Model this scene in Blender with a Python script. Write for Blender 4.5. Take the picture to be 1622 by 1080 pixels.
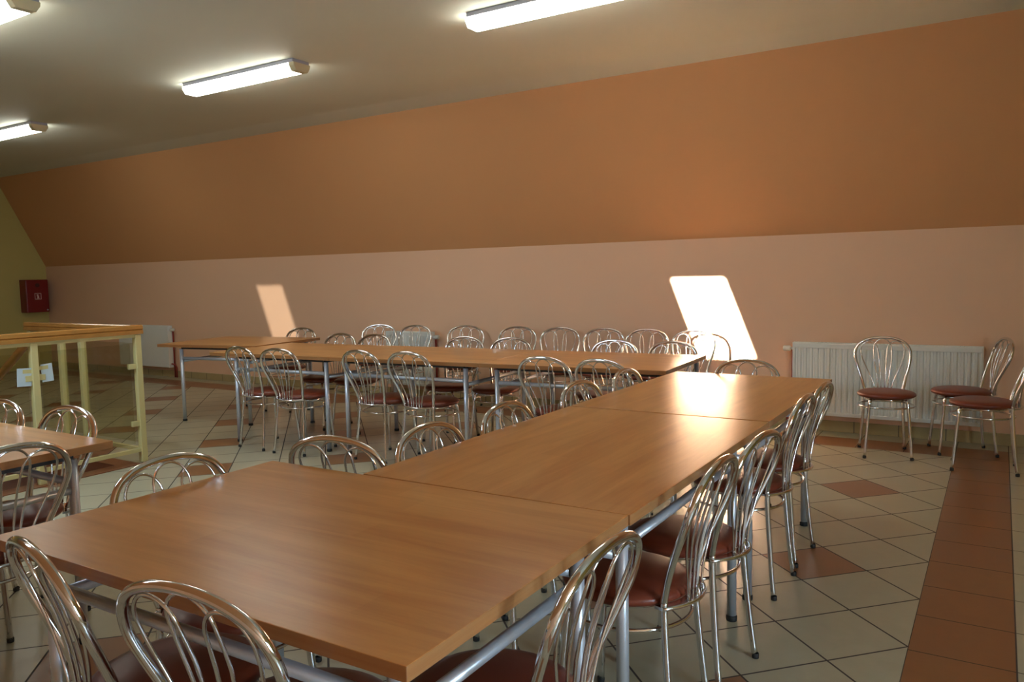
import bpy, bmesh, math, random
from math import sin, cos, pi, radians
from mathutils import Vector, Matrix
random.seed(7)
S = bpy.context.scene
for o in list(bpy.data.objects): bpy.data.objects.remove(o)
COL = S.collection

# ------------------------------------------------------------------ camera
YAW, PITCH, ROLL, CAMH = .5585, .0842, -.0204, 1.3509
fw = Vector((-sin(YAW)*cos(PITCH), cos(YAW)*cos(PITCH), -sin(PITCH)))
rt = Vector((cos(YAW), sin(YAW), 0)); up = rt.cross(fw)
rt2 = rt*cos(ROLL) + up*sin(ROLL); up2 = -rt*sin(ROLL) + up*cos(ROLL)
cd = bpy.data.cameras.new('camera'); cd.sensor_width = 36; cd.lens = 36*1240.2/1622; cd.clip_start = .02
cam = bpy.data.objects.new('camera', cd); COL.objects.link(cam)
cam.matrix_world = Matrix(((rt2.x, up2.x, -fw.x, 0), (rt2.y, up2.y, -fw.y, 0), (rt2.z, up2.z, -fw.z, CAMH), (0, 0, 0, 1)))
S.camera = cam

# ------------------------------------------------------------------ world, sun, exposure
w = bpy.data.worlds.new('sky'); S.world = w; w.use_nodes = True
bg = w.node_tree.nodes['Background']; bg.inputs['Color'].default_value = (.58, .80, 1, 1); bg.inputs['Strength'].default_value = 26.0
S.view_settings.view_transform = 'Standard'; S.view_settings.look = 'None'
S.view_settings.gamma = 1; S.view_settings.use_curve_mapping = False; S.view_settings.exposure = 0.72
S.cycles.caustics_reflective = False; S.cycles.caustics_refractive = False; S.cycles.sample_clamp_indirect = 40
sd = bpy.data.lights.new('sun', 'SUN'); sd.energy = 105; sd.angle = radians(.6); sd.color = (1, .93, .82)
sun = bpy.data.objects.new('sun', sd); COL.objects.link(sun)
SUN_DIR = Vector((.42, 1, -.25)).normalized()
sun.rotation_euler = SUN_DIR.to_track_quat('-Z', 'Y').to_euler(); sun.location = (-5, -4, 6)
LAMP = 9.5          # strength of the fluorescent diffusers

# ------------------------------------------------------------------ material helpers
class NT:
    def __init__(s, name):
        s.m = bpy.data.materials.new(name); s.m.use_nodes = True; s.t = s.m.node_tree
        s.b = s.t.nodes['Principled BSDF']; s.out = s.t.nodes['Material Output']
    def n(s, k, **kw):
        a = s.t.nodes.new(k)
        for x, y in kw.items(): setattr(a, x, y)
        return a
    def put(s, sock, v):
        if isinstance(v, (int, float)): sock.default_value = v
        elif isinstance(v, (tuple, list)): sock.default_value = tuple(v) if len(v) == len(sock.default_value) else (*v, 1)
        else: s.t.links.new(v, sock)
    def ma(s, op, a, b=0.0, c=0.0):
        q = s.n('ShaderNodeMath', operation=op); s.put(q.inputs[0], a); s.put(q.inputs[1], b)
        if len(q.inputs) > 2: s.put(q.inputs[2], c)
        return q.outputs[0]
    def mix(s, f, a, b):
        q = s.n('ShaderNodeMix', data_type='RGBA'); s.put(q.inputs[0], f); s.put(q.inputs[6], a); s.put(q.inputs[7], b); return q.outputs[2]
    def coord(s, kind='Object'): return s.n('ShaderNodeTexCoord').outputs[kind]
    def xyz(s, v):
        q = s.n('ShaderNodeSeparateXYZ'); s.put(q.inputs[0], v); return q.outputs
    def comb(s, x, y, z):
        q = s.n('ShaderNodeCombineXYZ'); s.put(q.inputs[0], x); s.put(q.inputs[1], y); s.put(q.inputs[2], z); return q.outputs[0]
    def noise(s, v, scale, detail=3, rough=.5, dist=0):
        q = s.n('ShaderNodeTexNoise'); s.put(q.inputs['Vector'], v); q.inputs['Scale'].default_value = scale
        q.inputs['Detail'].default_value = detail; q.inputs['Roughness'].default_value = rough; q.inputs['Distortion'].default_value = dist
        return q.outputs['Fac']
    def white(s, v):
        q = s.n('ShaderNodeTexWhiteNoise', noise_dimensions='3D'); s.put(q.inputs['Vector'], v); return q.outputs['Value']
    def scale(s, v, k):
        q = s.n('ShaderNodeVectorMath', operation='MULTIPLY'); s.put(q.inputs[0], v); q.inputs[1].default_value = k; return q.outputs[0]
    def bump(s, h, strength, dist=.002):
        q = s.n('ShaderNodeBump'); s.put(q.inputs['Height'], h); q.inputs['Strength'].default_value = strength; q.inputs['Distance'].default_value = dist
        s.t.links.new(q.outputs[0], s.b.inputs['Normal'])
    def set(s, **kw):
        for k, v in kw.items(): s.put(s.b.inputs[k.replace('_', ' ')], v)
        return s

def plain(name, col, rough=.5, metal=0.0, var=.06, scale=6, bump=0, bscale=120, spec=.5):
    m = NT(name); c = m.coord()
    f = m.noise(c, scale, 4)
    lo = tuple(x*(1-var) for x in col); hi = tuple(min(1, x*(1+var)) for x in col)
    m.set(Base_Color=m.mix(f, lo, hi), Roughness=rough, Metallic=metal)
    m.b.inputs['Specular IOR Level'].default_value = spec
    if bump: m.bump(m.noise(c, bscale, 3), bump)
    return m.m

M = {}
M['peach'] = plain('peach_paint', (.88, .56, .365), .55, var=.02, scale=1.5, bump=.05, bscale=160, spec=.35)
M['orange'] = plain('orange_paint', (.70, .355, .155), .55, var=.02, scale=1.5, bump=.05, bscale=160, spec=.35)
M['yellow'] = plain('olive_yellow_paint', (.60, .50, .17), .6, var=.02, scale=1.5, bump=.05, bscale=160, spec=.3)
M['ceiling'] = plain('off_white_ceiling_paint', (.69, .70, .60), .7, var=.02, scale=1.2, bump=.04, bscale=140, spec=.2)
M['chrome'] = plain('chrome', (.78, .78, .79), .10, 1.0, var=.03, scale=3)
M['chrome_rod'] = plain('chrome_rod', (.76, .76, .77), .14, 1.0, var=.03)
M['steel'] = plain('silver_lacquered_steel', (.62, .66, .73), .33, .55, var=.04, scale=8)
M['dark_steel'] = plain('dark_steel', (.05, .045, .045), .5, .3)
M['rubber'] = plain('black_rubber', (.012, .012, .012), .6)
M['radiator'] = plain('white_enamel', (.85, .86, .80), .35, var=.02)
M['valve'] = plain('valve_plastic', (.72, .70, .62), .4)
M['red_pipe'] = plain('red_painted_pipe', (.36, .05, .035), .45)
M['rail_paint'] = plain('cream_yellow_enamel', (.62, .53, .24), .4, var=.04)
M['rail_wood'] = plain('varnished_pine', (.42, .19, .045), .22, var=.25, scale=9)
M['red_box'] = plain('red_enamel', (.21, .008, .008), .35, var=.05)
M['red_dark'] = plain('dark_red_plastic', (.06, .008, .008), .5)
M['white_mark'] = plain('white_ink', (.75, .55, .5), .6)
M['paper'] = plain('pale_blue_paper', (.52, .62, .66), .7, var=.05)
M['tape'] = plain('yellow_tape', (.62, .52, .22), .5)
M['cream_plastic'] = plain('cream_plastic', (.66, .56, .34), .45, var=.06)
M['lamp_grey'] = plain('lamp_housing_grey', (.40, .39, .45), .5)
M['win_wood'] = plain('window_pine', (.45, .28, .12), .4, var=.15, scale=8)
M['stair'] = plain('dark_brown_stair_tile', (.10, .035, .025), .35, var=.2, scale=4)
M['brown_tile'] = plain('brown_edge_tile', (.22, .075, .03), .3, var=.2, scale=5)

# seat vinyl
m = NT('burgundy_vinyl'); c = m.coord()
m.set(Base_Color=m.mix(m.noise(c, 5, 3), (.17, .032, .014), (.22, .045, .02)), Roughness=.36)
m.bump(m.noise(c, 260, 2), .12, .001); M['vinyl'] = m.m

# beech laminate: grain along local X
m = NT('beech_laminate'); c = m.coord(); x, y, z = m.xyz(c)
oi = m.n('ShaderNodeObjectInfo').outputs['Random']
off = m.ma('MULTIPLY', oi, 37.0)
v = m.comb(m.ma('ADD', x, off), m.ma('MULTIPLY', y, 9.0), z)
streak = m.noise(v, 1.6, 5, .55, .6)
plank = m.ma('FLOOR', m.ma('ADD', m.ma('MULTIPLY', y, 9.5), m.ma('MULTIPLY', m.noise(m.comb(m.ma('MULTIPLY', x, .4), y, off), 1.2, 1), .3)))
pr = m.white(m.comb(plank, m.ma('FLOOR', m.ma('ADD', m.ma('MULTIPLY', x, 1.1), m.ma('MULTIPLY', m.white(m.comb(plank, off, 1.0)), 3.0))), off))
fine = m.noise(m.comb(m.ma('MULTIPLY', x, 6.0), m.ma('MULTIPLY', y, 140.0), off), 1.0, 3)
f = m.ma('ADD', m.ma('ADD', m.ma('MULTIPLY', streak, .74), m.ma('MULTIPLY', pr, .13)), m.ma('MULTIPLY', fine, .16))
ramp = m.n('ShaderNodeValToRGB'); m.put(ramp.inputs[0], f)
ramp.color_ramp.elements[0].position = .28; ramp.color_ramp.elements[0].color = (.47, .185, .044, 1)
ramp.color_ramp.elements[1].position = .80; ramp.color_ramp.elements[1].color = (.74, .39, .125, 1)
m.set(Base_Color=ramp.outputs[0], Roughness=.28)
m.b.inputs['Specular IOR Level'].default_value = .36
m.bump(m.noise(m.comb(m.ma('MULTIPLY', x, 12.0), m.ma('MULTIPLY', y, 60.0), off), 1.0, 2), .01, .001)
M['beech'] = m.m
m = NT('beech_edge_band'); c = m.coord(); x, y, z = m.xyz(c)
m.set(Base_Color=m.mix(m.noise(m.comb(m.ma('MULTIPLY', x, 3.0), m.ma('MULTIPLY', y, 3.0), m.ma('MULTIPLY', z, 150.0)), 1.0, 3), (.36, .15, .052), (.46, .215, .08)), Roughness=.25)
M['beech_edge'] = m.m

# glass pane with faint reflection
def glass(name, tint, gloss=.07):
    m = NT(name); t = m.n('ShaderNodeBsdfTransparent'); t.inputs[0].default_value = (*tint, 1)
    g = m.n('ShaderNodeBsdfGlossy'); g.inputs['Roughness'].default_value = .02
    lw = m.n('ShaderNodeLayerWeight'); lw.inputs[0].default_value = .35
    mx = m.n('ShaderNodeMixShader'); m.put(mx.inputs[0], m.ma('ADD', gloss*.5, m.ma('MULTIPLY', lw.outputs['Fresnel'], gloss*2)))
    m.t.links.new(t.outputs[0], mx.inputs[1]); m.t.links.new(g.outputs[0], mx.inputs[2]); m.t.links.new(mx.outputs[0], m.out.inputs['Surface'])
    return m.m
M['glass'] = glass('railing_glass', (.93, .93, .86))
M['pane'] = glass('window_glass', (.95, .97, .97))
M['pane_dim'] = glass('sun_dimming_glass', (.0155, .0155, .015))  # made-up dark tint, added so this roof window casts only a faint sun patch
m = NT('lit_diffuser'); m.set(Base_Color=(.9, .9, .9), Emission_Color=(1, 1, .90), Emission_Strength=LAMP); M['lamp'] = m.m

# floor tiles: diagonal field with brown accents, straight brown border strips
XS, Y0, D = -.2467, 3.0199, .471
WY = 6.856
m = NT('ceramic_floor_tiles'); c = m.coord(); x, y, z = m.xyz(c)
dx = m.ma('SUBTRACT', x, XS); dy = m.ma('SUBTRACT', y, Y0)
a = m.ma('DIVIDE', m.ma('ADD', m.ma('MULTIPLY', dx, .985), dy), D)
b = m.ma('DIVIDE', m.ma('ADD', m.ma('MULTIPLY', dx, -1.075), dy), D)
def edge(f, wdt):                                   # 1 on a joint
    fr = m.ma('FRACT', f); d = m.ma('MINIMUM', fr, m.ma('SUBTRACT', 1.0, fr)); return m.ma('LESS_THAN', d, wdt)
g_diag = m.ma('MAXIMUM', edge(a, .0115), edge(b, .0115))
ia = m.ma('FLOOR', a); ib = m.ma('FLOOR', b)
def mod3(i, k): return m.ma('LESS_THAN', m.ma('ABSOLUTE', m.ma('SUBTRACT', m.ma('FLOORED_MODULO', i, 3.0), k)), .5)
accent = m.ma('MULTIPLY', mod3(ia, 0.0), mod3(ib, 2.0))
sx = m.ma('DIVIDE', dx, .3275); sy = m.ma('DIVIDE', m.ma('SUBTRACT', y, 2.9961), .3293)
bx = m.ma('DIVIDE', m.ma('SUBTRACT', x, XS+.33), .3275); by = m.ma('DIVIDE', m.ma('SUBTRACT', WY-.235, y), .3275)
in_strip = m.ma('MULTIPLY', m.ma('GREATER_THAN', x, XS), m.ma('LESS_THAN', x, XS+.3275))
beyond_x = m.ma('GREATER_THAN', x, XS+.3275)
in_band = m.ma('MULTIPLY', m.ma('GREATER_THAN', y, WY-.5625), m.ma('LESS_THAN', y, WY-.235))
beyond_y = m.ma('GREATER_THAN', y, WY-.235)
not_bx = m.ma('SUBTRACT', 1.0, beyond_x); not_by = m.ma('SUBTRACT', 1.0, beyond_y)
strip = m.ma('MAXIMUM', m.ma('MULTIPLY', in_strip, not_by), m.ma('MULTIPLY', in_band, not_bx))
outer = m.ma('MAXIMUM', beyond_x, beyond_y)
straight = m.ma('MAXIMUM', strip, outer)
g_str = m.ma('MAXIMUM', m.ma('MULTIPLY', m.ma('MAXIMUM', in_strip, beyond_x), m.ma('MAXIMUM', edge(sx, .008), edge(sy, .008))),
             m.ma('MULTIPLY', m.ma('MULTIPLY', m.ma('MAXIMUM', in_band, beyond_y), m.ma('LESS_THAN', x, XS)), m.ma('MAXIMUM', edge(sx, .008), edge(by, .008))))
brown = m.ma('MAXIMUM', m.ma('MULTIPLY', accent, m.ma('SUBTRACT', 1.0, straight)), strip)
grout = m.ma('ADD', m.ma('MULTIPLY', g_str, straight), m.ma('MULTIPLY', g_diag, m.ma('SUBTRACT', 1.0, straight)))
tid = m.mix(straight, m.comb(ia, ib, 0.0), m.comb(m.ma('FLOOR', sx), m.ma('FLOOR', sy), 5.0))
rnd = m.white(tid)
cloud = m.noise(m.scale(c, (1, 1, 1)), 9, 5, .6, .4)
beige = m.mix(cloud, (.365, .335, .225), (.475, .445, .315))
beige = m.mix(m.ma('MULTIPLY', rnd, .35), beige, (.45, .38, .245))
terr = m.mix(cloud, (.21, .085, .028), (.32, .145, .055))
terr = m.mix(m.ma('MULTIPLY', rnd, .4), terr, (.25, .10, .045))
tile = m.mix(brown, beige, terr)
m.set(Base_Color=m.mix(grout, tile, (.055, .042, .035)), Roughness=m.ma('ADD', .27, m.ma('ADD', m.ma('MULTIPLY', grout, .4), m.ma('MULTIPLY', cloud, .1))))
m.bump(m.ma('ADD', m.ma('MULTIPLY', grout, -1.0), m.ma('MULTIPLY', cloud, .12)), .35, .002)
M['floor'] = m.m
# baseboard tiles
m = NT('baseboard_tiles'); c = m.coord(); x, y, z = m.xyz(c)
g = edge(m.ma('DIVIDE', x, .33), .009)
m.set(Base_Color=m.mix(g, m.mix(m.noise(c, 8, 4), (.40, .30, .14), (.52, .41, .21)), (.06, .05, .04)), Roughness=.35); M['skirting'] = m.m

# ------------------------------------------------------------------ mesh helpers
class MB:
    """collects shapes into one mesh"""
    def __init__(s): s.bm = bmesh.new()
    def box(s, lo, hi, bev=0.0, mat=0):
        r = bmesh.ops.create_cube(s.bm, size=1); vs = r['verts']
        for v in vs: v.co = Vector([lo[i] + (v.co[i]+.5)*(hi[i]-lo[i]) for i in range(3)])
        fs = {f for v in vs for f in v.link_faces}
        for f in fs: f.material_index = mat
        if bev:
            es = list({e for v in vs for e in v.link_edges})
            bmesh.ops.bevel(s.bm, geom=es, offset=bev, segments=2, affect='EDGES', profile=.5)
        return s
    def tube(s, pts, r, n=10, closed=False, caps=True, smooth=True):
        pts = [Vector(p) for p in pts]; N = len(pts); rr = r if isinstance(r, (list, tuple)) else [r]*N
        T = []
        for i in range(N):
            if closed: t = pts[(i+1) % N]-pts[i-1]
            else: t = pts[min(i+1, N-1)]-pts[max(i-1, 0)]
            T.append(t.normalized())
        ref = Vector((0, 0, 1)) if abs(T[0].z) < .9 else Vector((1, 0, 0))
        nrm = (ref - T[0]*ref.dot(T[0])).normalized(); rings = []
        for i in range(N):
            nrm = (nrm - T[i]*nrm.dot(T[i])).normalized(); bn = T[i].cross(nrm)
            rings.append([s.bm.verts.new(pts[i] + (nrm*cos(2*pi*k/n) + bn*sin(2*pi*k/n))*rr[i]) for k in range(n)])
        for i in range(N if closed else N-1):
            A, B = rings[i], rings[(i+1) % N]
            for k in range(n):
                f = s.bm.faces.new((A[k], A[(k+1) % n], B[(k+1) % n], B[k])); f.smooth = smooth
        if caps and not closed:
            s.bm.faces.new(list(reversed(rings[0]))); s.bm.faces.new(rings[-1])
        return s
    def lathe(s, prof, n=32, cx=0, cy=0, sy=1.0):
        """profile of (r, z)"""
        rings = []
        for r, z in prof:
            if r < 1e-6: rings.append([s.bm.verts.new((cx, cy, z))])
            else: rings.append([s.bm.verts.new((cx + r*cos(2*pi*k/n), cy + r*sy*sin(2*pi*k/n), z)) for k in range(n)])
        for A, B in zip(rings, rings[1:]):
            for k in range(n):
                if len(A) == 1 and len(B) == 1: continue
                if len(A) == 1: f = s.bm.faces.new((A[0], B[(k+1) % n], B[k]))
                elif len(B) == 1: f = s.bm.faces.new((A[k], A[(k+1) % n], B[0]))
                else: f = s.bm.faces.new((A[k], A[(k+1) % n], B[(k+1) % n], B[k]))
                f.smooth = True
        return s
    def quad(s, pts, mat=0):
        f = s.bm.faces.new([s.bm.verts.new(p) for p in pts]); f.material_index = mat; return s
    def prism(s, poly, axis, a, b):
        """poly of 2D points extruded along axis 'x','y' or 'z' from a to b"""
        def P(p, t): return {'x': (t, p[0], p[1]), 'y': (p[0], t, p[1]), 'z': (p[0], p[1], t)}[axis]
        A = [s.bm.verts.new(P(p, a)) for p in poly]; B = [s.bm.verts.new(P(p, b)) for p in poly]; n = len(poly)
        s.bm.faces.new(A); s.bm.faces.new(list(reversed(B)))
        for k in range(n): s.bm.faces.new((A[k], B[k], B[(k+1) % n], A[(k+1) % n]))
        return s
    def build(s, name, mats, parent=None, loc=None, rz=0):
        bmesh.ops.recalc_face_normals(s.bm, faces=s.bm.faces)
        me = bpy.data.meshes.new(name); s.bm.to_mesh(me); s.bm.free()
        for q in (mats if isinstance(mats, (list, tuple)) else [mats]): me.materials.append(q)
        o = bpy.data.objects.new(name, me); COL.objects.link(o)
        if parent: o.parent = parent
        if loc: o.location = loc
        if rz: o.rotation_euler.z = rz
        return o
def empty(name, loc, rz=0):
    o = bpy.data.objects.new(name, None); o.empty_display_size = .1; COL.objects.link(o)
    o.location = loc; o.rotation_euler = (0, 0, rz); return o
def tag(o, label, cat, group=None):
    o['label'] = label; o['category'] = cat
    if group: o['group'] = group
    return o
def struct(o, label=None):
    o['kind'] = 'structure'
    if label: o['label'] = label
    return o
def dup(root):
    r = root.copy(); COL.objects.link(r)
    for ch in root.children:
        q = ch.copy(); COL.objects.link(q); q.parent = r
        for g in ch.children:
            d = g.copy(); COL.objects.link(d); d.parent = q
    return r
def smooth_path(P, k=4):
    """Catmull-Rom through the points"""
    P = [Vector(p) for p in P]; out = []
    for i in range(len(P)-1):
        p0 = P[max(i-1, 0)]; p1 = P[i]; p2 = P[i+1]; p3 = P[min(i+2, len(P)-1)]
        for j in range(k):
            t = j/k
            out.append(.5*((2*p1) + (p2-p0)*t + (2*p0-5*p1+4*p2-p3)*t*t + (3*p1-p0-3*p2+p3)*t**3))
    out.append(P[-1]); return out

# ------------------------------------------------------------------ room shell
XL, XR, YF = -13.2, 2.6, -.62
ZK, YC, ZC = 1.638, 6.19, 2.995
ZKF, YCF = 1.2, 1.55                      # knee wall and slope behind the camera
HX0, HX1, HY0, HY1 = -9.6, -5.52, .3, 3.28      # stairwell
fl = MB()
for (x0, x1, y0, y1) in ((XL-.1, HX0, YF-.1, WY+.1), (HX1, XR+.1, YF-.1, WY+.1), (HX0, HX1, YF-.1, HY0), (HX0, HX1, HY1, WY+.1)):
    fl.box((x0, y0, -.25), (x1, y1, 0))
struct(fl.build('floor', M['floor']))
struct(MB().box((XL-.1, WY, 0), (XR+.1, WY+.15, ZK)).build('wall_back', M['peach']))
struct(MB().prism([(WY, ZK), (YC, ZC), (YC+.1, ZC+.1), (WY+.15, ZK)], 'x', XL-.1, XR+.1).build('wall_slope', M['orange']))
struct(MB().prism([(YC, ZC), (YC+.1, ZC+.1), (YCF-.1, ZC+.1), (YCF, ZC+.032), (YC-.36, ZC+.032), (YC-.30, ZC+.030)], 'x', XL-.1, XR+.1).build('ceiling', M['ceiling']))
struct(MB().prism([(YF, 0), (WY, 0), (WY, ZK), (YC, ZC), (YC, ZC+.03), (YCF, ZC+.03), (YF, ZKF)], 'x', XL-.15, XL).build('wall_left', M['yellow']))
struct(MB().box((XL-.1, YF-.15, 0), (XR+.1, YF, ZKF)).build('wall_front', M['peach']))
struct(MB().box((XL, WY-.012, 0), (XR, WY, .092), .003).build('baseboard_back', M['skirting']))

# slope behind the camera with roof windows
SL = math.hypot(YCF-YF, ZC-ZKF); ey, ez = (YCF-YF)/SL, (ZC-ZKF)/SL
WL, WW = .892, .507; w0 = 1.468
WX = [-10.31, -4.70]
xs_ = [XL-.1]
for q in WX: xs_ += [q-WW/2, q+WW/2]
xs_ += [XR+.1]
def sp(x, t, d=0): return (x, YF + ey*t - ez*d, ZKF + ez*t + ey*d)
sl = MB()
def slab(x0, x1, t0, t1):
    pts = [sp(x, t, d) for x in (x0, x1) for t in (t0, t1) for d in (0, .06)]
    vs = [sl.bm.verts.new(p) for p in pts]
    for f in ((0, 1, 3, 2), (4, 6, 7, 5), (0, 4, 5, 1), (2, 3, 7, 6), (0, 2, 6, 4), (1, 5, 7, 3)): sl.bm.faces.new([vs[i] for i in f])
for i in range(len(xs_)-1):
    if i % 2 == 0: slab(xs_[i], xs_[i+1], -.02, SL+.02)
    else: slab(xs_[i], xs_[i+1], -.02, w0); slab(xs_[i], xs_[i+1], w0+WL, SL+.02)
struct(sl.build('wall_front_slope', M['orange']))
def portal(name, loc, d, sx, sy):
    l = bpy.data.lights.new(name, 'AREA'); l.shape = 'RECTANGLE'; l.size = sx; l.size_y = sy; l.cycles.is_portal = True
    o = bpy.data.objects.new(name, l); COL.objects.link(o); o.location = loc
    o.rotation_euler = Vector(d).to_track_quat('-Z', 'Y').to_euler(); return o
for i, q in enumerate(WX):
    f = MB()
    for x0, x1, t0, t1 in ((q-WW/2-.05, q-WW/2, w0-.05, w0+WL+.05), (q+WW/2, q+WW/2+.05, w0-.05, w0+WL+.05), (q-WW/2, q+WW/2, w0-.05, w0), (q-WW/2, q+WW/2, w0+WL, w0+WL+.05)):
        pts = [sp(x, t, d) for x in (x0, x1) for t in (t0, t1) for d in (-.02, 0)]
        vs = [f.bm.verts.new(p) for p in pts]
        for k in ((0, 1, 3, 2), (4, 6, 7, 5), (0, 4, 5, 1), (2, 3, 7, 6), (0, 2, 6, 4), (1, 5, 7, 3)): f.bm.faces.new([vs[j] for j in k])
    fr = struct(f.build('window_%d' % (i+1), M['win_wood']))
    g = MB().quad([sp(q-WW/2, w0, .05), sp(q+WW/2, w0, .05), sp(q+WW/2, w0+WL, .05), sp(q-WW/2, w0+WL, .05)])
    g.build('window_pane', M['pane_dim'] if i == 0 else M['pane'], fr)
    portal('daylight_%d' % (i+1), sp(q, w0+WL/2, .08), (0, ez, -ey), WW, WL)
# right wall with a gable window
GY0, GY1, GZ0, GZ1 = .20, 1.45, .80, 1.80
rw = MB()
rw.prism([(YF, 0), (WY, 0), (WY, GZ0), (YF, GZ0)], 'x', XR, XR+.15)
zs = lambda yy: ZKF + ez/ey*(yy-YF)
rw.prism([(YF, GZ0), (GY0, GZ0), (GY0, GZ1), (GY0, zs(GY0)), (YF, ZKF)], 'x', XR, XR+.15)
rw.prism([(GY0, GZ1), (GY1, GZ1), (GY1, ZC+.03), (YCF, ZC+.03), (GY0, zs(GY0))], 'x', XR, XR+.15)
rw.prism([(GY1, GZ0), (WY, GZ0), (WY, ZK), (YC, ZC), (YC, ZC+.03), (GY1, ZC+.03)], 'x', XR, XR+.15)
struct(rw.build('wall_right', M['yellow']))
f = MB()
for y0, y1, z0, z1 in ((GY0, GY0+.06, GZ0, GZ1), (GY1-.06, GY1, GZ0, GZ1), ((GY0+GY1)/2-.04, (GY0+GY1)/2+.04, GZ0, GZ1), (GY0, GY1, GZ0, GZ0+.06), (GY0, GY1, GZ1-.11, GZ1)):
    f.box((XR+.02, y0, z0), (XR+.10, y1, z1))
fr = struct(f.build('window_4', M['win_wood']))
MB().quad([(XR+.06, GY0, GZ0), (XR+.06, GY1, GZ0), (XR+.06, GY1, GZ1), (XR+.06, GY0, GZ1)]).build('window_pane', M['pane'], fr)
portal('daylight_4', (XR+.13, (GY0+GY1)/2, (GZ0+GZ1)/2), (-1, 0, 0), GY1-GY0, GZ1-GZ0)

# stairwell: lining, landing, flight of steps, brown edge tiles
sw = MB()
sw.box((HX0-.02, HY0, -2.8), (HX0, HY1, -.0)); sw.box((HX1, HY0, -2.8), (HX1+.02, HY1, -.26))
sw.box((HX0, HY1, -2.8), (HX1, HY1+.02, -.26)); sw.box((HX0, HY0-.02, -2.8), (HX1, HY0, -.26)); sw.box((HX0, HY0, -2.85), (HX1, HY1, -2.8))
struct(sw.build('wall_stairwell', M['yellow']))
st = MB(); st.box((-6.9, 2.1, -.30), (HX1, HY1, -.17))
for k in range(9):
    st.box((-6.9-.29*(k+1), 2.1, -.17*(k+2)-.14), (-6.9-.29*k, HY1, -.17*(k+2)))
struct(st.build('floor_stair_flight', M['stair']))
tr = MB(); tr.box((HX1, HY0, .0), (HX1+.12, HY1+.12, .006)); tr.box((HX0, HY1, .0), (HX1, HY1+.12, .006))
tr.box((HX1-.008, HY0, -.25), (HX1, HY1, .006)); tr.box((HX0, HY1-.008, -.25), (HX1-.008, HY1, .006))
struct(tr.build('trim_1', M['brown_tile']))

# ------------------------------------------------------------------ stair railing
RX, RY = -5.48+.02, 3.476-.02
R0 = empty('stair_railing', (RX, RY, 0)); tag(R0, 'cream stair railing with glass panels and varnished wooden handrail around the stairwell', 'railing')
def prof_bar(axis, t0, t1, c):
    """moulded handrail section"""
    sec = [(-.035, -.03), (.035, -.03), (.035, -.006), (.027, 0), (.035, .008), (.032, .03), (.02, .036), (-.02, .036), (-.032, .03), (-.035, .008), (-.027, 0), (-.035, -.006)]
    return MB().prism([(c+p, 1.0+q) for p, q in sec], axis, t0, t1)
prof_bar('y', .6-RY, .035, 0).build('handrail', M['rail_wood'], R0)
prof_bar('x', -1.55, -.035, 0).build('handrail', M['rail_wood'], R0)
def post(x, y, h=.965, s=.0225):
    return MB().box((x-s, y-s, .006), (x+s, y+s, h), .003).build('post', M['rail_paint'], R0)
post(0, 0)
for y in (2.715-RY, 1.95-RY, 1.19-RY): post(0, y)
for x in (-.74, -1.04, -1.5): post(x, 0)
for nm, z0, z1 in (('top_bar', .945, .972), ('bottom_bar', .085, .112)):
    MB().box((-.016, .6-RY, z0), (.016, -.022, z1)).build(nm, M['rail_paint'], R0)
    MB().box((-1.5, -.016, z0), (-.022, .016, z1)).build(nm, M['rail_paint'], R0)
panes = []
for y0, y1 in ((2.76-RY, -.06), (1.99-RY, 2.67-RY), (1.24-RY, 1.90-RY)):
    g = MB().box((-.004, y0, .15), (.004, y1, .90)).build('glass_panel', M['glass'], R0); panes.append(g)
    for yy in (y0, y1):
        d = .02 if yy == y1 else -.02
        for z in (.30, .73): MB().box((-.013, min(yy-d, yy+d*1.9), z-.02), (.013, max(yy-d, yy+d*1.9), z+.02), .003).build('glass_clamp', M['rail_paint'], R0)
for x0, x1 in ((-.70, -.06), (-1.0, -.78), (-1.46, -1.08)):
    MB().box((x0, -.004, .15), (x1, .004, .90)).build('glass_panel', M['glass'], R0)
# stair handrail going down the flight
q = smooth_path([(-1.50, -.03, .86), (-1.62, -.03, .80), (-1.9, -.03, .63), (-3.6, -.03, -.37)], 4)
MB().tube(q, .034, 10).build('handrail', M['rail_wood'], R0)
for k, (y0, y1, z0, z1, t) in enumerate(((2.60, 2.69, .685, .80, .05), (2.755, 2.83, .70, .815, -.06))):
    P = MB().box((-.0015, -(y1-y0)/2, -.06), (.0015, (y1-y0)/2, .06)).build('paper_notice', M['paper'], None, (RX+.008, (y0+y1)/2, (z0+z1)/2))
    P.rotation_euler.x = -t
    tag(P, 'pale blue paper sheet taped to the stair railing glass, %s of the post' % ('left' if k == 0 else 'right'), 'paper sheet')
    MB().box((.0015, -.03+(.02 if k == 0 else -.02), .025), (.0025, .03+(.02 if k == 0 else -.02), .05)).build('tape', M['tape'], P)

# ------------------------------------------------------------------ ceiling lamps
def lamp(x0, y, label):
    L, W2 = 1.35, .085
    r = empty('ceiling_lamp', (x0+L/2, y, ZC+.032)); tag(r, label, 'ceiling light', 'fluorescent ceiling lamps')
    MB().box((-L/2+.01, -W2, -.028), (L/2-.01, W2, 0), .004).build('housing', M['lamp_grey'], r)
    sec = [(-W2+.004, -.028), (-W2+.006, -.05), (-W2+.03, -.085), (W2-.03, -.085), (W2-.006, -.05), (W2-.004, -.028)]
    MB().prism(sec, 'x', -L/2, L/2-.055).build('diffuser', M['lamp'], r)
    big = [(p*1.04, -.028+(q+.028)*1.06) for p, q in sec]
    MB().prism(big, 'x', L/2-.055, L/2).build('end_cap', M['cream_plastic'], r)
    return r
lamp(-5.95, 4.40, 'lit fluorescent ceiling lamp in the middle, seen whole above the orange slope')
lamp(-2.96, 4.33, 'lit fluorescent ceiling lamp cut by the top edge of the picture, right of the others')
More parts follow.
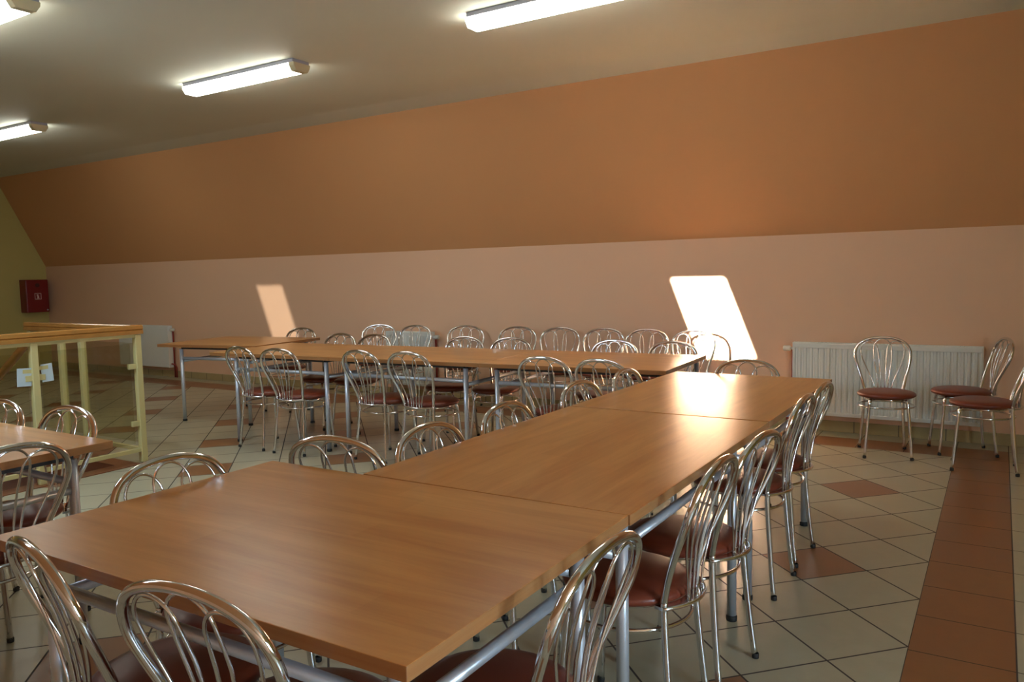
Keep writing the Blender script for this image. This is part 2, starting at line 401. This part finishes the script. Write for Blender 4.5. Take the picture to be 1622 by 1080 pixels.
lamp(-9.84, 4.45, 'lit fluorescent ceiling lamp farthest away, above the fire cabinet end of the room')
lamp(-6.18, 2.50, 'lit fluorescent ceiling lamp in the top left corner of the picture')

# ------------------------------------------------------------------ fire cabinet on the end wall
F = empty('fire_hose_cabinet', (XL, 6.60, .91)); tag(F, 'dark red fire hose cabinet on the yellow end wall by the corner', 'fire cabinet')
MB().box((0, -.17, 0), (.19, .17, .52), .006).build('cabinet_body', M['red_box'], F)
dr = MB().box((.19, -.165, .006), (.205, .165, .514), .004).build('door', M['red_box'], F)
MB().tube([(.205, 0, .43), (.211, 0, .43)], .032, 20).build('vent_disc', M['red_dark'], dr)
sg = MB()
for y0, y1, z0, z1 in ((-.05, .05, .205, .213), (-.05, .05, .297, .305), (-.05, -.042, .205, .305), (.042, .05, .205, .305)): sg.box((.205, y0, z0), (.207, y1, z1))
sg.box((.205, -.012, .225), (.207, .014, .262)); sg.box((.205, -.018, .262), (.207, .006, .285)); sg.box((.205, -.02, .22), (.207, .02, .228))
sg.build('hose_sign', M['white_mark'], dr)
MB().tube([(.205, .135, .035), (.213, .135, .035)], .012, 12).build('lock', M['steel'], dr)

# ------------------------------------------------------------------ radiators
def radiator(x0, x1, z0, z1, label, valve_side, pipe=None, flutes=True):
    cx = (x0+x1)/2; L = x1-x0; H = z1-z0; yf = -.105
    r = empty('radiator', (cx, WY, z0)); tag(r, label, 'radiator')
    p = MB(); n = max(6, int(L/.044)); st_ = L/n; x = -L/2
    poly = [(-L/2, -.03), (-L/2, yf)]
    for k in range(n):
        if flutes: poly += [(x+st_*.28, yf), (x+st_*.42, yf+.012), (x+st_*.72, yf+.012), (x+st_*.86, yf)]
        x += st_
    poly += [(L/2, yf), (L/2, -.03)]
    p.prism(poly, 'z', .03, H-.045)
    p.box((-L/2, yf, 0), (L/2, -.03, .03), .004); p.box((-L/2, yf, H-.045), (L/2, -.03, H-.006), .004)
    p.build('panel', M['radiator'], r)
    g = MB(); g.box((-L/2-.004, -.10, H-.012), (L/2+.004, -.09, H)); g.box((-L/2-.004, -.04, H-.012), (L/2+.004, -.03, H))
    k = -L/2
    while k < L/2: g.box((k, -.09, H-.008), (k+.012, -.04, H-.001)); k += .03
    g.box((-L/2-.006, -.105, 0), (-L/2, -.03, H)); g.box((L/2, -.105, 0), (L/2+.006, -.03, H))
    g.build('grille_cover', M['radiator'], r)
    for q in (-L/2+.15, L/2-.15): MB().box((q-.015, -.03, .05), (q+.015, -.002, H-.05)).build('wall_bracket', M['radiator'], r)
    s = valve_side
    MB().tube([(s*(L/2+.006), -.065, H-.055), (s*(L/2+.03), -.065, H-.055)], .012, 12).tube([(s*(L/2+.03), -.065, H-.055), (s*(L/2+.035), -.065, H-.055), (s*(L/2+.085), -.065, H-.055), (s*(L/2+.09), -.065, H-.055)], [.018, .024, .022, .016], 14).build('thermostat_valve', M['valve'], r)
    if pipe:
        MB().tube([(s*(L/2+.02), -.065, H-.055), (s*(L/2+.02), -.03, H-.08), (s*(L/2+.02), -.03, -z0)], .010, 10).build('supply_pipe', M['red_pipe'], r)
        MB().tube([(s*(L/2+.004), -.065, .05), (s*(L/2+.06), -.05, .04), (s*(L/2+.06), -.03, .0), (s*(L/2+.06), -.03, -z0)], .010, 10).build('return_pipe', M['red_pipe'], r)
    return r
radiator(-1.455, -.10, .145, .745, 'long white ribbed radiator on the peach wall behind the three chairs on the right', -1, True)
radiator(-5.90, -5.27, .145, .745, 'white radiator behind the row of chairs along the peach wall', 1, True)
radiator(-11.1, -9.93, .145, .735, 'white radiator near the stair railing, by the far end of the back tables', 1, True, False)

# ------------------------------------------------------------------ tables
TT = .75
def table(cx, cy, L, W, rz, label, lx, fy=.055, group=None):
    """lx: where the two pairs of legs stand along the table; fy: their inset from the long sides"""
    t = empty('dining_table', (cx, cy, 0), rz); tag(t, label, 'table', group)
    tp = MB(); tp.box((-L/2, -W/2, TT-.028), (L/2, W/2, TT), .0018)
    for f in tp.bm.faces: f.material_index = 0 if abs(f.normal.z) > .5 else 1
    tp.bm.normal_update()
    for f in tp.bm.faces: f.material_index = 0 if abs(f.normal.z) > .5 else 1
    tp.build('tabletop', [M['beech'], M['beech_edge']], t)
    ly = (-W/2+fy, W/2-fy)
    for x in lx:
        for y in ly:
            g = MB().tube([(x, y, .012), (x, y, TT-.046)], .0175, 16).build('leg', M['steel'], t)
            MB().lathe([(0, 0), (.020, 0), (.021, .004), (.021, .018), (.0176, .022), (.0176, .012)], 16, x, y).build('foot_cap', M['rubber'], g)
    for y in ly: MB().tube([(lx[0]+.017, y, .615), (lx[1]-.017, y, .615)], .0145, 14).build('rail', M['steel'], t)
    for x in lx: MB().tube([(x, ly[0]+.017, .588), (x, ly[1]-.017, .588)], .0145, 14).build('rail', M['steel'], t)
    fr = MB()
    for y in ly: fr.box((lx[0]+.012, y-.012, TT-.046), (lx[1]-.012, y+.012, TT-.028))
    for x in lx: fr.box((x-.012, ly[0]+.012, TT-.046), (x+.012, ly[1]-.012, TT-.028))
    fr.build('top_frame', M['dark_steel'], t)
    return t
table(-1.406, 1.325, 1.277, .866, radians(.4), 'beech-topped table nearest the camera, set crosswise at the end of the long row', (-.55, .54), .09)
table(-1.21, 2.448, 1.366, .888, radians(90), 'beech-topped table second from the camera, joined to the crosswise front table', (-.548, .48), .085)
table(-1.21, 3.826, 1.360, .888, radians(90), 'beech-topped table at the far end of the foreground row, with a white glare on it', (-.675, .41), .085)
# back row
ang = math.atan2(4.503-4.237, -1.71+5.67); dv = Vector((cos(ang), sin(ang))); nv = Vector((-sin(ang), cos(ang)))
P0 = Vector((-5.67, 4.237)); LT, WT = 3.965, .97
cuts = (0, 1.31, 2.64, LT)
labs = ('beech-topped table left in the straight back row, beside the skewed one', 'beech-topped middle table of the straight back row', 'beech-topped right table of the straight back row, its far corner in the sun')
for i in range(3):
    a0, a1 = cuts[i]+.001, cuts[i+1]-.001
    c0 = P0 + dv*((a0+a1)/2) + nv*(WT/2)
    table(c0.x, c0.y, a1-a0, WT, ang, labs[i], ((-.39, .585), (-.535, .535), (-.54, .605))[i], .045)
ang2 = math.atan2(5.79-5.589, -5.954+7.148); d2 = Vector((cos(ang2), sin(ang2))); n2 = Vector((-sin(ang2), cos(ang2)))
c0 = Vector((-6.972, 4.602)) + d2*.62 + n2*.49
table(c0.x, c0.y, 1.20, .97, ang2, 'beech-topped table at the far left of the back row, turned askew', (-.34, .46), .045)
# table by the stairs
table(-2.87-.66, 1.695-.45, 1.32, .90, 0, 'beech-topped table at the left edge of the picture, by the stair railing', (-.625, .625), .14)

# ------------------------------------------------------------------ chairs
HOOP = [(.128, -.165, .445), (.134, -.170, .47), (.151, -.190, .54), (.172, -.217, .61), (.187, -.243, .675), (.1885, -.2565, .715), (.177, -.269, .755), (.151, -.278, .788), (.108, -.284, .811), (.056, -.287, .8235), (0, -.2875, .8275)]
def yback(z):
    for (x0, y0, z0), (x1, y1, z1) in zip(HOOP, HOOP[1:]):
        if z <= z1: return y0 + (y1-y0)*(z-z0)/(z1-z0)
    return HOOP[-1][1]
def make_chair():
    t = empty('bistro_chair', (0, 0, 0))
    R = .195; n = 36
    MB().lathe([(0, .4235), (.150, .4235), (.178, .4255), (.191, .433), (.195, .442), (.191, .452), (.178, .460), (.155, .466), (.08, .470), (0, .471)], n).build('seat', M['vinyl'], t)
    half = HOOP; full = [(-x, y, z) for x, y, z in half[:-1]] + [half[-1]] + [p for p in reversed(half[:-1])]
    MB().tube(smooth_path(full, 3), .0108, 12).build('back_hoop', M['chrome'], t)
    for s in (-1, 1):
        g = MB().tube(smooth_path([(s*.128, -.165, .4455), (s*.1285, -.165, .41), (s*.134, -.172, .30), (s*.145, -.188, .12), (s*.153, -.201, .012)], 3), .0108, 12).build('leg', M['chrome'], t)
        MB().lathe([(0, 0), (.0118, 0), (.0125, .004), (.0125, .016), (.0109, .018)], 12, s*.154, -.2025).build('foot_cap', M['rubber'], g)
    for s in (-1, 1):
        g = MB().tube(smooth_path([(s*.105, .115, .418), (s*.117, .128, .405), (s*.126, .136, .36), (s*.142, .153, .15), (s*.151, .163, .012)], 3), .0108, 12).build('leg', M['chrome'], t)
        MB().lathe([(0, 0), (.0118, 0), (.0125, .004), (.0125, .016), (.0109, .018)], 12, s*.152, .1645).build('foot_cap', M['rubber'], g)
    ring = [(.186*cos(a), .186*sin(a) - .004, .362) for a in [2*pi*k/40 for k in range(40)]]
    MB().tube(ring, .0062, 8, closed=True).build('support_ring', M['chrome'], t)
    f = MB().tube([(.140*cos(2*pi*k/32), .140*sin(2*pi*k/32), .414) for k in range(32)], .0090, 8, closed=True)
    ins = [(.192*sin(a), -.192*cos(a)) for a in [radians(-44+88*k/12) for k in range(13)]]
    outs = [(.140*q, -.165-.062*(1-q*q)) for q in [1-k/6 for k in range(13)]]
    f.prism(ins + outs, 'z', .424, .433)
    f.tube(smooth_path([(x, y, .4285) for x, y in outs], 2), .0065, 8)
    f.build('seat_frame', M['chrome'], t)
    # three bent rods, each an arch whose two ends fan together behind the seat
    for cx, hw, zt, bl, br in ((-.090, .058, .799, -.055, -.012), (0, .060, .8165, -.033, .033), (.090, .058, .799, .012, .055)):
        zb = zt-.066; pts = []
        xl, xr = cx-hw, cx+hw
        def side(x0, xb, bul): return [(xb, .428), (xb+(x0-xb)*.14, .50), (xb+(x0-xb)*.50+bul*.4, .585), (xb+(x0-xb)*.86+bul, .67), (x0, zb)]
        L_ = side(xl, bl, -.004); R_ = side(xr, br, .004)
        arch = [(cx+hw*cos(a)*1.0, zb+(zt-zb)*sin(a)) for a in [pi*k/8 for k in range(7, 0, -1)]]
        prof = L_ + arch + list(reversed(R_))
        pp = [(x, (yback(z) if z > .64 else -.207 + (yback(.64)+.207)*(max(0, z-.43)/.21)**1.5) + (.004 if cx == 0 else 0), z) for x, z in prof]
        MB().tube(smooth_path(pp, 2), .0040, 7).build('back_rod', M['chrome_rod'], t)
    return t
CH = make_chair(); used = [False]
def chair(hx, hy, phi, label, group, at_hoop=True):
    """hx, hy: the spot under the top of the back hoop; phi: the way the sitter faces, in degrees"""
    f = Vector((cos(radians(phi)), sin(radians(phi))))
    c_ = Vector((hx, hy)) + (f*.2875 if at_hoop else f*0)
    r = CH if not used[0] else dup(CH); used[0] = True
    r.location = (c_.x, c_.y, 0); r.rotation_euler.z = radians(phi-90)
    tag(r, label, 'chair', group); return r
G_R, G_L, G_D, G_K, G_W = 'chairs along the right side of the foreground row', 'chairs along the left side of the foreground row', 'chairs on the near side of the back tables', 'chairs on the far side of the back tables', 'chairs lined up along the peach wall'
# right side of the foreground row, facing left
chair(-.630, 1.352, 180, 'chrome chair at the right edge of the nearest table, cut by the picture bottom', G_R)
chair(-.640, 2.110, 180, 'chrome chair right of the long row whose whole burgundy seat shows, nearest of the four', G_R)
chair(-.625, 2.512, 174, 'chrome chair second from the near end of four right of the long row', G_R)
chair(-.665, 3.348, 178, 'chrome chair third from the near end of four right of the long row', G_R)
chair(-.665, 3.755, 177, 'chrome chair right of the long row, farthest back, by the table corner', G_R)
# left side, facing right
chair(-1.705, 2.145, 0, 'chrome chair behind the left edge of the long row, nearest of four hoops', G_L)
chair(-1.705, 2.655, 0, 'chrome chair behind the left edge of the long row, second of four hoops', G_L)
chair(-1.720, 3.345, -3, 'chrome chair behind the left edge of the long row, third of four hoops', G_L)
chair(-1.710, 3.872, 0, 'chrome chair behind the left edge of the long row, farthest of four hoops', G_L)
# front table
chair(-2.096, 1.398, 0, 'chrome chair at the left end of the nearest table, only its hoop above the edge', 'chairs around the front table')
chair(-1.853, 1.835, 100, 'chrome chair with a wide reddish hoop behind the far edge of the nearest table', 'chairs around the front table')
chair(-1.653, .783, 79, 'chrome chair turned edge-on in the bottom left corner of the picture', 'chairs around the front table')
chair(-1.180, .796, 95, 'chrome chair at the near edge of the nearest table, back rods fanned wide', 'chairs around the front table')
chair(-1.240, 4.570, -92, 'chrome chair at the far head of the long row, before the sunlit wall', None)
# table by the stairs
chair(-3.830, 1.757, -86, 'chrome chair cut by the left picture edge, behind the table by the stairs', 'chairs around the table by the stairs')
chair(-3.338, 1.797, -86, 'chrome chair behind the table by the stairs, whole hoop before the railing glass', 'chairs around the table by the stairs')
chair(-2.705, 1.262, 180, 'dark chrome chair at the right edge of the table by the stairs', 'chairs around the table by the stairs')
# near side of the back row
chair(-5.085, 4.060, 86, 'chrome chair leftmost on the near side of the back tables', G_D)
chair(-4.630, 4.050, 95, 'chrome chair second from left on the near side of the back tables', G_D)
chair(-3.915, 4.170, 87, 'chrome chair third from left on the near side of the back tables', G_D)
chair(-3.495, 4.205, 91, 'chrome chair fourth from left on the near side of the back tables', G_D)
chair(-2.442, 4.261, 90, 'chrome chair second from right on the near side of the back tables', G_D)
chair(-2.041, 4.255, 84, 'chrome chair rightmost on the near side of the back tables, beside the long row', G_D)
# far side of the back row
chair(-6.330, 5.90, -80, 'chrome chair behind the askew back table, below the faint sun patch', G_K)
chair(-5.270, 5.400, -87, 'chrome chair behind the back tables, left of two neighbouring low hoops', G_K)
chair(-4.860, 5.415, -87, 'chrome chair behind the back tables, right of two neighbouring low hoops', G_K)
chair(-3.880, 5.460, -86, 'chrome chair behind the middle back table, the left of its two low hoops', G_K)
chair(-3.435, 5.495, -86, 'chrome chair behind the middle back table, the right of its two low hoops', G_K)
chair(-2.530, 5.560, -88, 'chrome chair behind the right back table, the left of its two low hoops', G_K)
chair(-2.060, 5.570, -90, 'chrome chair behind the right back table, nearest its sunlit corner', G_K)
# along the wall
chair(-5.850, 6.590, -62, 'chrome chair leftmost in the row along the peach wall', G_W)
chair(-5.330, 6.590, -78, 'chrome chair second from left along the peach wall, right before a radiator', G_W)
chair(-4.745, 6.690, -64, 'chrome chair third from left along the peach wall, clear of the radiator', G_W)
chair(-4.115, 6.700, -68, 'chrome chair fourth from left along the peach wall', G_W)
chair(-3.630, 6.700, -66, 'chrome chair fifth from left along the peach wall', G_W)
chair(-3.165, 6.710, -72, 'chrome chair sixth from left along the peach wall', G_W)
chair(-2.735, 6.710, -74, 'chrome chair seventh from left along the peach wall', G_W)
chair(-2.285, 6.690, -84, 'chrome chair rightmost along the peach wall, bleached by the sun patch', G_W)
# right-hand corner
G_C = 'loose chairs before the long radiator'
chair(-.680, 6.165, -77, 'chrome chair facing the camera before the middle of the long radiator', G_C, False)
chair(-.227, 6.490, 196.7, 'chrome chair seen from the side by the right end of the long radiator', G_C, False)
chair(-.083, 6.015, 181.7, 'chrome side-on chair whose hoop is cut by the right picture edge', G_C, False)
